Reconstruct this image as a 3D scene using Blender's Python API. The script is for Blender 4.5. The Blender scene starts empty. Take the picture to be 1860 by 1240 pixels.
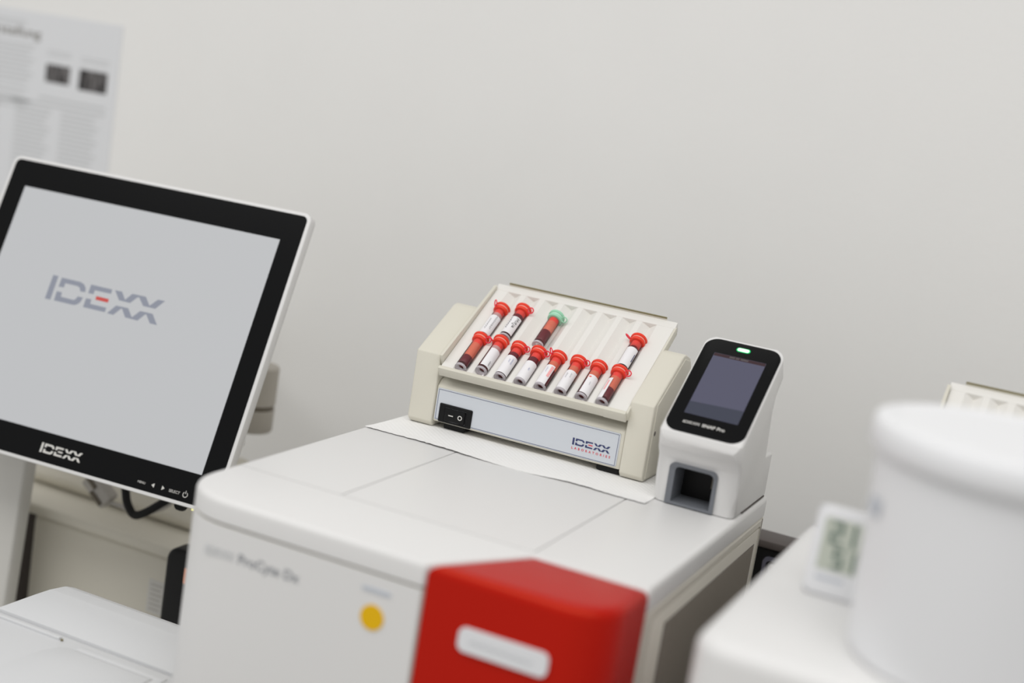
import bpy, bmesh, math, random
from mathutils import Vector, Matrix
random.seed(7)
C = bpy.context.scene.collection
S = bpy.context.scene

# ------------------------------------------------------------------ camera, light, exposure
cam_d = bpy.data.cameras.new('camera'); cam = bpy.data.objects.new('camera', cam_d); C.objects.link(cam)
YAW, PITCH, ROLL = .3993, -.1732, .1595
_f = Vector((-math.sin(YAW)*math.cos(PITCH), math.cos(YAW)*math.cos(PITCH), math.sin(PITCH)))
_r = Vector((math.cos(YAW), math.sin(YAW), 0)); _u = _r.cross(_f)
_r2 = math.cos(ROLL)*_r + math.sin(ROLL)*_u; _u2 = -math.sin(ROLL)*_r + math.cos(ROLL)*_u
_M = Matrix((_r2, _u2, -_f)).transposed().to_4x4(); _M.translation = Vector((.5513, -.7628, .6957))
cam.matrix_world = _M
cam_d.sensor_width = 36; cam_d.lens = 36*2583/1860; cam_d.clip_start = .02
cam_d.dof.use_dof = True; cam_d.dof.focus_distance = 1.185; cam_d.dof.aperture_fstop = 2.35
S.camera = cam

W = bpy.data.worlds.new('room_ambient'); S.world = W; W.use_nodes = True
W.node_tree.nodes['Background'].inputs[0].default_value = (1.0, .992, .975, 1)
W.node_tree.nodes['Background'].inputs[1].default_value = .58

def area(name, loc, sx, sy, power, col, rot=(0, 0, 0)):
    l = bpy.data.lights.new(name, 'AREA'); l.shape = 'RECTANGLE'; l.size = sx; l.size_y = sy; l.energy = power; l.color = col
    o = bpy.data.objects.new(name, l); C.objects.link(o); o.location = loc; o.rotation_euler = rot
    return o
area('ceiling_light_panel', (0, -.72, 1.75), 3.2, .9, 27, (1, .992, .98))

S.cycles.transparent_max_bounces = 32
S.view_settings.view_transform = 'Standard'; S.view_settings.look = 'None'
S.view_settings.exposure = 0; S.view_settings.gamma = 1; S.view_settings.use_curve_mapping = False

# ------------------------------------------------------------------ materials
def srgb(r, g, b):
    f = lambda c: (c/255/12.92) if c/255 <= .04045 else ((c/255+.055)/1.055)**2.4
    return (f(r), f(g), f(b), 1)
def mat(name, col, rough=.45, spec=.4, bump=0, bscale=400, metal=0, var=0, emit=None, estr=1, coat=0):
    m = bpy.data.materials.new(name); m.use_nodes = True
    n = m.node_tree.nodes; l = m.node_tree.links; b = n['Principled BSDF']
    b.inputs['Base Color'].default_value = col; b.inputs['Roughness'].default_value = rough
    b.inputs['Specular IOR Level'].default_value = spec; b.inputs['Metallic'].default_value = metal
    if coat: b.inputs['Coat Weight'].default_value = coat
    tc = n.new('ShaderNodeTexCoord')
    nz = n.new('ShaderNodeTexNoise'); nz.inputs['Scale'].default_value = bscale; nz.inputs['Detail'].default_value = 3
    l.new(tc.outputs['Object'], nz.inputs['Vector'])
    if bump:
        bp = n.new('ShaderNodeBump'); bp.inputs['Strength'].default_value = bump; bp.inputs['Distance'].default_value = .0005
        l.new(nz.outputs['Fac'], bp.inputs['Height']); l.new(bp.outputs['Normal'], b.inputs['Normal'])
    if var:
        n2 = n.new('ShaderNodeTexNoise'); n2.inputs['Scale'].default_value = 9; l.new(tc.outputs['Object'], n2.inputs['Vector'])
        mx = n.new('ShaderNodeMix'); mx.data_type = 'RGBA'
        mx.inputs['A'].default_value = col; mx.inputs['B'].default_value = tuple(c*(1-var) for c in col[:3])+(1,)
        l.new(n2.outputs['Fac'], mx.inputs['Factor']); l.new(mx.outputs['Result'], b.inputs['Base Color'])
    if emit:
        b.inputs['Emission Color'].default_value = emit; b.inputs['Emission Strength'].default_value = estr
    return m
def clear_mat(name, tint, gloss=.12, diff=.0, dcol=(1, 1, 1, 1), rough=.08):
    m = bpy.data.materials.new(name); m.use_nodes = True
    n = m.node_tree.nodes; l = m.node_tree.links; n.clear()
    out = n.new('ShaderNodeOutputMaterial'); tr = n.new('ShaderNodeBsdfTransparent'); gl = n.new('ShaderNodeBsdfGlossy')
    df = n.new('ShaderNodeBsdfDiffuse'); m1 = n.new('ShaderNodeMixShader'); m2 = n.new('ShaderNodeMixShader')
    fr = n.new('ShaderNodeFresnel'); fr.inputs['IOR'].default_value = 1.28
    tr.inputs[0].default_value = tint; gl.inputs['Roughness'].default_value = rough; df.inputs[0].default_value = dcol
    m1.inputs[0].default_value = diff
    l.new(tr.outputs[0], m1.inputs[1]); l.new(df.outputs[0], m1.inputs[2])
    l.new(fr.outputs[0], m2.inputs[0]); l.new(m1.outputs[0], m2.inputs[1]); l.new(gl.outputs[0], m2.inputs[2])
    l.new(m2.outputs[0], out.inputs[0])
    return m
M = {}
M['wall'] = mat('painted_plaster', (.83, .825, .81, 1), .9, .15, bump=.35, bscale=170, var=.03)
M['floor'] = mat('floor_vinyl', (.45, .43, .40, 1), .5, .3, var=.1)
M['bench'] = mat('bench_laminate', (.62, .61, .58, 1), .5, .3, var=.03)
M['white'] = mat('white_plastic', (.695, .69, .683, 1), .38, .35, bump=.04, bscale=900)
M['white2'] = mat('cool_white_plastic', (.63, .637, .648, 1), .42, .3, bump=.04, bscale=900)
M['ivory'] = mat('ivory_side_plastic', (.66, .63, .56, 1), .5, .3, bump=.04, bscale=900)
M['cream'] = mat('cream_painted_metal', (.665, .64, .555, 1), .5, .3, bump=.12, bscale=1400)
M['cream_in'] = mat('tray_plastic', (.76, .745, .71, 1), .5, .3)
M['olive'] = mat('olive_edge', (.20, .175, .09, 1), .5, .3)
M['beige'] = mat('aged_beige_plastic', (.70, .67, .585, 1), .55, .25, var=.04)
M['greybox'] = mat('grey_white_plastic', (.62, .61, .58, 1), .5, .3)
M['panel'] = mat('silver_blue_panel', (.60, .63, .675, 1), .45, .3)
M['navy'] = mat('navy_print', srgb(62, 68, 108), .6, .2)
M['pink'] = mat('red_print', srgb(222, 70, 84), .6, .2)
M['red'] = mat('red_gloss_plastic', (.42, .0050, .0035, 1), .34, .42)
M['red'].node_tree.nodes['Principled BSDF'].inputs['Specular Tint'].default_value = (1, .42, .2, 1)
M['black'] = mat('black_plastic', (.007, .007, .0075, 1), .4, .18)
M['blackg'] = mat('black_glass', (.006, .0062, .0066, 1), .2, .08)
M['blackr'] = mat('black_rubber', (.012, .012, .012, 1), .6, .2)
M['dgrey'] = mat('dark_grey_plastic', (.16, .17, .19, 1), .4, .4)
M['grey'] = mat('grey_print', (.26, .27, .29, 1), .6, .2)
M['lgrey'] = mat('pale_grey_print', (.45, .46, .48, 1), .6, .2)
M['mgrey'] = mat('mid_grey_print', (.30, .31, .33, 1), .6, .2)
M['pgrey'] = mat('faint_grey_print', (.56, .57, .58, 1), .6, .2)
M['headink'] = mat('heading_ink', (.17, .155, .13, 1), .7, .1)
M['silver'] = mat('silver_print', (.62, .61, .58, 1), .4, .4)
M['yellow'] = mat('yellow_sticker', (.75, .44, .004, 1), .6, .2)
M['paper'] = mat('paper', (.72, .73, .75, 1), .85, .1)
M['ink'] = mat('ink', (.012, .011, .014, 1), .6, .2)
M['inkblue'] = mat('blue_ink', (.28, .31, .50, 1), .6, .2)
M['inkpink'] = mat('pink_print', (.85, .42, .42, 1), .6, .2)
M['tablabel'] = mat('tube_label', (.80, .785, .80, 1), .7, .2)
M['cap'] = mat('red_cap_plastic', (.80, .045, .018, 1), .35, .4)
M['caploop'] = mat('red_loop_plastic', (.83, .035, .065, 1), .35, .4)
M['caplight'] = mat('pale_cap_ring', (.84, .33, .27, 1), .35, .4)
M['mint'] = mat('mint_cap_plastic', (.33, .66, .46, 1), .35, .4)
M['mintl'] = mat('pale_mint_ring', (.52, .76, .62, 1), .35, .4)
M['blood'] = mat('blood', (.15, .006, .013, 1), .3, .3)
M['smear'] = clear_mat('blood_film', (1, .82, .76, 1), diff=.72, dcol=(.95, .25, .15, 1))
M['smear2'] = clear_mat('thin_blood_film', (1, .97, .97, 1), diff=.5, dcol=(.93, .66, .64, 1))
M['clear'] = clear_mat('clear_polypropylene', (.985, .98, .985, 1), diff=.02, dcol=(.9, .88, .9, 1))
M['milky'] = clear_mat('milky_polypropylene', (.95, .93, .95, 1), diff=.55, dcol=(.82, .77, .82, 1))
M['plug'] = mat('cap_plug', (.85, .06, .04, 1), .4, .3)
M['screen'] = mat('lit_lcd', (.05, .05, .05, 1), .35, .2, emit=(.465, .473, .485, 1), estr=1)
M['scr_logo'] = mat('lit_logo_grey', (.05, .05, .05, 1), .35, .2, emit=(.215, .232, .285, 1), estr=1)
M['scr_red'] = mat('lit_logo_red', (.05, .01, .01, 1), .35, .2, emit=(.5, .075, .065, 1), estr=1)
M['led_green'] = mat('led_green', (0, .1, .02, 1), .3, .3, emit=(.0, .62, .16, 1), estr=1)
M['led_white'] = mat('led_core', (.5, .5, .5, 1), .3, .3, emit=(.9, 1, .93, 1), estr=1)
M['led_yellow'] = mat('led_yellow', (.3, .3, .05, 1), .3, .3, emit=(.8, .75, .3, 1), estr=1)
M['dim'] = mat('dim_display', (.02, .02, .03, 1), .25, .35, emit=(.068, .068, .105, 1), estr=1)
M['dim2'] = mat('dim_display_low', (.015, .015, .02, 1), .25, .35, emit=(.030, .035, .055, 1), estr=1)
M['dimbar'] = mat('dim_display_bar', (.02, .01, .012, 1), .25, .35, emit=(.020, .008, .011, 1), estr=1)
M['dimtxt'] = mat('dim_display_text', (.02, .02, .02, 1), .25, .35, emit=(.07, .055, .06, 1), estr=1)
M['lcd'] = mat('green_grey_lcd', (.50, .53, .46, 1), .3, .4)
M['seg'] = mat('lcd_segment', (.11, .17, .14, 1), .3, .3)
M['chrome'] = mat('chrome', (.8, .8, .8, 1), .2, .5, metal=1)
M['connector'] = mat('connector_grey', (.42, .40, .37, 1), .5, .3)
M['arm'] = mat('arm_grey', (.44, .41, .36, 1), .5, .3)
M['armdark'] = mat('arm_joint', (.15, .13, .10, 1), .5, .3)
M['ventslat'] = mat('vent_slat', (.30, .27, .23, 1), .5, .3)
M['violet'] = mat('slate_metal', (.12, .12, .16, 1), .35, .5)
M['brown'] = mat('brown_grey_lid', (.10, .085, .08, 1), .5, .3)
M['orange'] = mat('orange_mark', (.75, .22, .06, 1), .5, .3)
M['bucket'] = mat('bucket_white', (.76, .765, .78, 1), .42, .3)
M['bluegrey'] = mat('blue_grey_print', (.50, .53, .58, 1), .6, .2)
def photo_mat(name, seed):
    m = bpy.data.materials.new(name); m.use_nodes = True
    n = m.node_tree.nodes; l = m.node_tree.links; b = n['Principled BSDF']; b.inputs['Roughness'].default_value = .7
    tc = n.new('ShaderNodeTexCoord'); mp = n.new('ShaderNodeMapping'); mp.inputs['Location'].default_value = (seed, seed*2, 0); mp.inputs['Scale'].default_value = (150, 120, 45)
    nz = n.new('ShaderNodeTexNoise'); nz.inputs['Scale'].default_value = 1; nz.inputs['Detail'].default_value = 2
    cr = n.new('ShaderNodeValToRGB'); cr.color_ramp.elements[0].position = .38; cr.color_ramp.elements[0].color = (.02, .018, .018, 1)
    cr.color_ramp.elements[1].position = .7; cr.color_ramp.elements[1].color = (.19, .18, .18, 1)
    l.new(tc.outputs['Object'], mp.inputs['Vector']); l.new(mp.outputs[0], nz.inputs['Vector']); l.new(nz.outputs['Fac'], cr.inputs[0]); l.new(cr.outputs[0], b.inputs['Base Color'])
    return m
M['photo1'] = photo_mat('printed_photo_one', 3.1); M['photo2'] = photo_mat('printed_photo_two', 8.7)
# embossed paper towel
def towel_mat():
    m = mat('paper_towel', (.83, .825, .815, 1), .9, .1)
    n = m.node_tree.nodes; l = m.node_tree.links; b = n['Principled BSDF']; tc = n.new('ShaderNodeTexCoord')
    hs = []
    for a in (45, -45):
        mp = n.new('ShaderNodeMapping'); mp.inputs['Rotation'].default_value = (0, 0, math.radians(a))
        wv = n.new('ShaderNodeTexWave'); wv.inputs['Scale'].default_value = 85; l.new(tc.outputs['Object'], mp.inputs[0]); l.new(mp.outputs[0], wv.inputs[0]); hs.append(wv)
    mx = n.new('ShaderNodeMath'); mx.operation = 'MULTIPLY'; l.new(hs[0].outputs['Fac'], mx.inputs[0]); l.new(hs[1].outputs['Fac'], mx.inputs[1])
    bp = n.new('ShaderNodeBump'); bp.inputs['Strength'].default_value = .5; bp.inputs['Distance'].default_value = .0004
    l.new(mx.outputs[0], bp.inputs['Height']); l.new(bp.outputs['Normal'], b.inputs['Normal'])
    return m
M['towel'] = towel_mat()

# ------------------------------------------------------------------ helpers
def thing(name, label, cat, loc, group=None):
    o = bpy.data.objects.new(name, None); C.objects.link(o); o.location = loc; o.empty_display_size = .02
    o['label'] = label; o['category'] = cat
    if group: o['group'] = group
    return o
def base_of(p):
    v = Vector((0, 0, 0))
    while p is not None:
        v += p.location; p = p.parent
    return v
def finish(bm, ang=35, smooth=True):
    bmesh.ops.recalc_face_normals(bm, faces=bm.faces)
    if smooth:
        for f in bm.faces: f.smooth = True
        for e in bm.edges:
            if len(e.link_faces) == 2:
                try: e.smooth = e.calc_face_angle() < math.radians(ang)
                except ValueError: pass
def obj(name, bm, m, parent=None, local=False, smooth=True, recalc=True, label=None, cat=None, group=None, kind=None):
    """link a bmesh (world coordinates unless local) as one mesh object"""
    if parent is not None and not local: bmesh.ops.translate(bm, verts=bm.verts, vec=-base_of(parent))
    if recalc: finish(bm, smooth=smooth)
    me = bpy.data.meshes.new(name); bm.to_mesh(me); bm.free(); me.materials.append(M[m] if isinstance(m, str) else m)
    o = bpy.data.objects.new(name, me); C.objects.link(o)
    if parent is not None: o.parent = parent
    if label: o['label'] = label
    if cat: o['category'] = cat
    if group: o['group'] = group
    if kind: o['kind'] = kind
    return o
def box(x0, x1, y0, y1, z0, z1, bev=0, seg=2, bm=None):
    nb = bmesh.new()
    bmesh.ops.create_cube(nb, size=1)
    for v in nb.verts: v.co = Vector(((x0+x1)/2+v.co.x*(x1-x0), (y0+y1)/2+v.co.y*(y1-y0), (z0+z1)/2+v.co.z*(z1-z0)))
    if bev: bmesh.ops.bevel(nb, geom=nb.edges[:], offset=bev, segments=seg, profile=.5, affect='EDGES')
    return join(bm, nb)
def join(bm, nb):
    if bm is None: return nb
    me = bpy.data.meshes.new('tmp'); nb.to_mesh(me); nb.free(); bm.from_mesh(me); bpy.data.meshes.remove(me)
    return bm
def prism(pts, axis, a, b, bev=0, seg=2, which=None, bm=None):
    """extrude a 2D polygon along an axis: x -> pts (y,z); y -> pts (x,z); z -> pts (x,y)"""
    nb = bmesh.new()
    def P(p, t): return (t, p[0], p[1]) if axis == 'x' else ((p[0], t, p[1]) if axis == 'y' else (p[0], p[1], t))
    A = [nb.verts.new(P(p, a)) for p in pts]; B = [nb.verts.new(P(p, b)) for p in pts]
    nb.faces.new(A); nb.faces.new(B[::-1])
    for i in range(len(pts)):
        j = (i+1) % len(pts); nb.faces.new((A[j], A[i], B[i], B[j]))
    bmesh.ops.recalc_face_normals(nb, faces=nb.faces)
    if bev:
        if which == 'top':
            es = [e for e in nb.edges if all(v in B for v in e.verts)]
        elif which == 'caps':
            es = [e for e in nb.edges if all(v in B for v in e.verts) or all(v in A for v in e.verts)]
        else: es = nb.edges[:]
        bmesh.ops.bevel(nb, geom=es, offset=bev, segments=seg, profile=.5, affect='EDGES')
    return join(bm, nb)
def rrect(x0, x1, y0, y1, r, n=6):
    """rounded rectangle outline, r may be a 4-list (bl, br, tr, tl)"""
    if not isinstance(r, (list, tuple)): r = [r]*4
    out = []
    for (cx, cy, sx, sy, a0, rr) in ((x0, y0, 1, 1, 180, r[0]), (x1, y0, -1, 1, 270, r[1]), (x1, y1, -1, -1, 0, r[2]), (x0, y1, 1, -1, 90, r[3])):
        if rr <= 0: out.append((cx, cy)); continue
        for k in range(n+1):
            a = math.radians(a0+90*k/n); out.append((cx+sx*rr+rr*math.cos(a), cy+sy*rr+rr*math.sin(a)))
    return out
def flat(pts, o, ux, uy, bm=None):
    bm = bm or bmesh.new(); o = Vector(o); ux = Vector(ux); uy = Vector(uy)
    bm.faces.new([bm.verts.new(o+ux*p[0]+uy*p[1]) for p in pts]); return bm
def lathe(prof, seg=32, axis='z', bm=None, cap=True):
    nb = bmesh.new(); rings = []
    for r, h in prof:
        ring = []
        for k in range(seg):
            a = 2*math.pi*k/seg; c, s = r*math.cos(a), r*math.sin(a)
            ring.append(nb.verts.new((c, s, h) if axis == 'z' else ((c, h, s) if axis == 'y' else (h, c, s))))
        rings.append(ring)
    for A, B in zip(rings, rings[1:]):
        for k in range(seg): nb.faces.new((A[k], A[(k+1) % seg], B[(k+1) % seg], B[k]))
    if cap:
        if prof[0][0] > 1e-6: nb.faces.new(rings[0][::-1])
        if prof[-1][0] > 1e-6: nb.faces.new(rings[-1])
    bmesh.ops.remove_doubles(nb, verts=nb.verts, dist=1e-6)
    return join(bm, nb)
def spline(pts, n=10):
    P = [Vector(p) for p in pts]; out = []
    for i in range(len(P)-1):
        p0, p1, p2, p3 = P[max(i-1, 0)], P[i], P[i+1], P[min(i+2, len(P)-1)]
        for k in range(n):
            t = k/n; out.append(.5*((2*p1)+(p2-p0)*t+(2*p0-5*p1+4*p2-p3)*t*t+(3*p1-p0-3*p2+p3)*t**3))
    out.append(P[-1]); return out
def tube(path, r, seg=10, bm=None, closed=False):
    nb = bmesh.new(); rings = []; n = len(path); prev = None
    for i, p in enumerate(path):
        a = path[(i-1) % n] if (closed or i > 0) else p; b = path[(i+1) % n] if (closed or i < n-1) else p
        t = (Vector(b)-Vector(a)).normalized()
        if prev is None: prev = t.orthogonal().normalized()
        u = (prev-t*prev.dot(t)).normalized(); w = t.cross(u); prev = u
        rings.append([nb.verts.new(Vector(p)+r*(math.cos(2*math.pi*k/seg)*u+math.sin(2*math.pi*k/seg)*w)) for k in range(seg)])
    for i in range(n if closed else n-1):
        A, B = rings[i], rings[(i+1) % n]
        for k in range(seg): nb.faces.new((A[k], A[(k+1) % seg], B[(k+1) % seg], B[k]))
    if not closed: nb.faces.new(rings[0][::-1]); nb.faces.new(rings[-1])
    return join(bm, nb)
def boolean(bm, cutter, op='DIFFERENCE'):
    """difference of two bmeshes"""
    a = bpy.data.meshes.new('a'); bm.to_mesh(a); bm.free(); b = bpy.data.meshes.new('b')
    bmesh.ops.recalc_face_normals(cutter, faces=cutter.faces); cutter.to_mesh(b); cutter.free()
    oa = bpy.data.objects.new('a', a); ob = bpy.data.objects.new('b', b); C.objects.link(oa); C.objects.link(ob)
    md = oa.modifiers.new('b', 'BOOLEAN'); md.object = ob; md.operation = op; md.solver = 'EXACT'
    dg = bpy.context.evaluated_depsgraph_get(); me = bpy.data.meshes.new_from_object(oa.evaluated_get(dg))
    out = bmesh.new(); out.from_mesh(me)
    bpy.data.objects.remove(oa); bpy.data.objects.remove(ob)
    for x in (a, b, me): bpy.data.meshes.remove(x)
    return out
def text2d(body, size=1, shear=0, offset=0, space=1):
    """text as flat 2D bmesh: x from 0, baseline at 0; returns (bm, width)"""
    cu = bpy.data.curves.new('t', 'FONT'); cu.body = body; cu.size = size; cu.shear = shear; cu.offset = offset; cu.space_character = space; cu.resolution_u = 3
    o = bpy.data.objects.new('t', cu); C.objects.link(o)
    dg = bpy.context.evaluated_depsgraph_get(); me = bpy.data.meshes.new_from_object(o.evaluated_get(dg))
    bm = bmesh.new(); bm.from_mesh(me); bpy.data.objects.remove(o); bpy.data.curves.remove(cu); bpy.data.meshes.remove(me)
    xs = [v.co.x for v in bm.verts]; x0, x1 = min(xs), max(xs)
    for v in bm.verts: v.co.x -= x0
    return bm, x1-x0
def place(bm, o, ux, uy, w=None, width=None, into=None):
    s = (w/width) if w else 1; o = Vector(o); ux = Vector(ux); uy = Vector(uy)
    for v in bm.verts: v.co = o+ux*(v.co.x*s)+uy*(v.co.y*s)
    return join(into, bm) if into is not None else bm
LOGO = {
'I': [(0.0, 0.19), (0.048, 0.19), (0.05, 0.001), (0.0, 0.001)],
'D1': [(0.081, 0.185), (0.252, 0.185), (0.289, 0.173), (0.312, 0.15), (0.321, 0.118), (0.277, 0.115), (0.262, 0.14), (0.237, 0.149), (0.127, 0.149), (0.128, 0.115), (0.08, 0.113)],
'D2': [(0.079, 0.075), (0.126, 0.077), (0.13, 0.042), (0.246, 0.04), (0.261, 0.05), (0.271, 0.074), (0.318, 0.075), (0.311, 0.04), (0.296, 0.02), (0.273, 0.006), (0.249, 0.003), (0.082, 0.003)],
'E1': [(0.348, 0.184), (0.537, 0.184), (0.539, 0.150), (0.395, 0.148), (0.395, 0.117), (0.348, 0.116)],
'E2': [(0.345, 0.074), (0.393, 0.077), (0.396, 0.041), (0.541, 0.041), (0.541, 0.006), (0.346, 0.005)],
'X1': [(0.562, 0.184), (0.624, 0.185), (0.671, 0.131), (0.715, 0.187), (0.832, 0.189), (0.886, 0.13), (0.938, 0.188), (0.999, 0.19), (0.941, 0.117), (0.835, 0.117), (0.78, 0.172), (0.767, 0.171), (0.721, 0.116), (0.623, 0.117)],
'X2': [(0.561, 0.003), (0.615, 0.074), (0.721, 0.076), (0.776, 0.016), (0.826, 0.076), (0.934, 0.077), (1.0, 0.003), (0.937, 0.004), (0.885, 0.061), (0.876, 0.059), (0.83, 0.002), (0.721, 0.004), (0.673, 0.06), (0.664, 0.06), (0.618, 0.001)]}
LOGO_RED = [(0.425, 0.109), (0.538, 0.108), (0.538, 0.08), (0.426, 0.081)]
def logo(o, ux, uy, w, hs=1):
    bm = bmesh.new(); ux = Vector(ux)*w; uy = Vector(uy)*w*hs
    for k in LOGO: flat(LOGO[k], o, ux, uy, bm)
    return bm, flat(LOGO_RED, o, ux, uy)

# ------------------------------------------------------------------ setting
WALL_Y = .66
obj('wall_back', box(-2.6, 2.6, WALL_Y, WALL_Y+.1, -.9, 1.9), 'wall', smooth=False, kind='structure')
obj('floor', box(-2.6, 2.6, -2.4, WALL_Y, -.95, -.9), 'floor', smooth=False, kind='structure')
bench = thing('lab_bench', 'pale laminate lab bench along the wall carrying all the machines', 'bench', (.1, .15, -.9))
obj('worktop', box(-1.6, 1.6, -.24, .658, -.04, 0, .002), 'bench', bench)
for x in (-1.55, -.02, 1.5): obj('side_panel', box(x, x+.02, -.2, .65, -.9, -.04), 'bench', bench, smooth=False)
obj('back_panel', box(-1.53, 1.5, .63, .648, -.9, -.04), 'bench', bench, smooth=False)

# ------------------------------------------------------------------ blood analyser (big white machine with red corner)
TZ = .403
an = thing('blood_analyzer', 'large white boxy blood analyzer with a red front corner, beside the screen', 'analyzer', (.16, .19, 0))
AW, AD = .32, .382
def an_plan(cut, g=0):
    R1, R2 = .045, .03
    pts = []
    for k in range(9):
        a = math.radians(180+90*k/8); pts.append((R1+R1*math.cos(a), R1+R1*math.sin(a)))
    if cut: pts += [(.196, 0), (.2378, .0712), (AW, .0712)]
    else:
        for k in range(9):
            a = math.radians(270+90*k/8); pts.append((AW-R2+R2*math.cos(a), R2+R2*math.sin(a)))
    pts += rrect(0, AW, 0, AD, .012, 4)[10:]
    return pts
obj('lower_housing', prism(an_plan(False), 'z', .014, .178), 'white', an)
hb = prism(an_plan(True), 'z', .18, .3855, .0012, 1, 'top')
# recessed service panel in the right-hand side
cut = prism(rrect(.090, .3655, .19, .3795, .0025, 3), 'x', AW-.0016, AW+.02)
hb = boolean(hb, cut)
obj('upper_housing', hb, 'ivory', an)
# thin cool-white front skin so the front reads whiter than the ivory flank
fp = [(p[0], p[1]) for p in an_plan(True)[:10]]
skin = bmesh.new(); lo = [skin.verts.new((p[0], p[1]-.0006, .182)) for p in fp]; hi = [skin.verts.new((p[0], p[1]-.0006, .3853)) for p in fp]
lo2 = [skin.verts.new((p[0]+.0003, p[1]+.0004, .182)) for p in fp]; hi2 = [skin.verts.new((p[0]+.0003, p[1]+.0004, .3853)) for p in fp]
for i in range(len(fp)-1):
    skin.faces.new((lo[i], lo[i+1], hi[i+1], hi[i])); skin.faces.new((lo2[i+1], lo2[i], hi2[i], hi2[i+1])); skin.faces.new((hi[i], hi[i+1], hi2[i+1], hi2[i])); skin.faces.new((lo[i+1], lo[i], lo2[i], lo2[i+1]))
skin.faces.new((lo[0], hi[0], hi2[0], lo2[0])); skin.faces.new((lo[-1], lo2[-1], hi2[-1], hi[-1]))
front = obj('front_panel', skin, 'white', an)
# lid with panel joints
lid = prism([(p[0]*1.0, p[1]) for p in an_plan(True)], 'z', .3872, TZ, .0042, 4, 'top')
for c in (box(-.02, .2372, .0756, .0768, TZ-.0011, TZ+.01), box(.0881, .0893, .0762, .30, TZ-.0011, TZ+.01), box(.2363, .2375, .0762, .30, TZ-.0011, TZ+.01)):
    lid = boolean(lid, c)
obj('lid', lid, 'white', an)
# red corner module
rp = [(.1985, 0)]
for k in range(13):
    a = math.radians(270+90*k/12); rp.append((AW-.032+.032*math.cos(a), .032+.032*math.sin(a)))
rp += [(AW, .0695), (.2388, .0695)]
redm = obj('red_corner_door', prism(rp, 'z', .18, TZ+.0004, .007, 5, 'top'), 'red', an, label='glossy red corner door')
tagp = obj('name_label', prism(rrect(.2258, .2862, .3555, .3712, .0048), 'y', -.0016, .0), 'paper', redm, label='white rounded label on the red door')
sq = bmesh.new()
sq = tube(spline([(.234+.0028*i, -.0018, .3632+.0011*(1 if i % 2 else -1)-.00005*i) for i in range(16)], 4), .00022, 5, sq)
obj('handwriting', sq, 'lgrey', tagp)
# side service panel with vent slots
sp = obj('side_panel', box(AW-.0020, AW-.0002, .0915, .3640, .192, .3780, .0012, 2), 'ivory', an)
obj('vent_shade_plate', box(AW-.0004, AW+.0001, .120, .3535, .20, .3665), 'brown', sp)  # dark backing of the slats; its forward stretch stands in for panel shade
vb = bmesh.new()
for i in range(68): box(AW-.0002, AW+.0006, .1215+i*.0034, .1229+i*.0034, .201, .3660, bm=vb)
obj('vent_grille', vb, 'ventslat', sp)
obj('side_seam', box(AW-.0003, AW+.0002, .3672, .3680, .19, .3850), 'brown', an)
# front print
bm, w = text2d('ProCyte Dx', .0085, offset=.00010)
t1 = place(bm, (.0615, -.0010, .3640), (1, 0, 0), (0, 0, 1), .0475, w)
obj('model_lettering', t1, 'mgrey', front, recalc=False)
lg, lr = logo((.0345, -.0010, .3642), (1, 0, 0), (0, 0, 1), .0235, 1.25)
obj('maker_lettering', join(lg, lr), 'pgrey', front, recalc=False)
obj('status_mark', prism(rrect(.1550, .1760, .3740, .3770, .0014), 'y', -.0011, -.0005), 'bluegrey', front)
obj('round_sticker', prism([(.1650+.0084*math.cos(a*math.pi/16), .3577+.0084*math.sin(a*math.pi/16)) for a in range(32)], 'y', -.0012, -.0005), 'yellow', front, label='round yellow sticker')
for (x, y) in ((.04, .05), (.28, .09), (.04, .34), (.28, .34)): 
    f = lathe([(.014, 0), (.014, .014)], 16); bmesh.ops.translate(f, verts=f.verts, vec=(x, y, 0)); obj('foot', f, 'blackr', an)

# ------------------------------------------------------------------ paper towel under the rocker
pt = bmesh.new(); NX, NY = 90, 40; grid = []
for i in range(NX+1):
    x = .003+.2495*i/NX; row = []
    yf = .2535+.0012*math.sin(x*40)+.0016*math.sin(x*23+1)+random.uniform(-.0007, .0007)
    if .165 < x < .215: yf += .0018*math.sin((x-.165)/.05*math.pi)
    for j in range(NY+1):
        t = j/NY; y = yf+(.3805-yf)*t
        sk = -.012*(1-t)*0 + .004*t
        z = TZ+.0009+.0004*math.sin(x*60+y*35)*(1-t)+(.0009*max(0, 1-(y-yf)/.012)*(.5+.5*math.sin(x*31)))
        row.append(pt.verts.new((x+sk*(1-i/NX), y, z)))
    grid.append(row)
for i in range(NX):
    for j in range(NY): pt.faces.new((grid[i][j], grid[i+1][j], grid[i+1][j+1], grid[i][j+1]))
ex = bmesh.ops.extrude_face_region(pt, geom=pt.faces[:]); vs = [e for e in ex['geom'] if isinstance(e, bmesh.types.BMVert)]
bmesh.ops.translate(pt, verts=vs, vec=(0, 0, -.0005))
obj('paper_towel', pt, 'towel', label='white embossed paper towel with a torn edge under the tube rocker', cat='paper towel')

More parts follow.
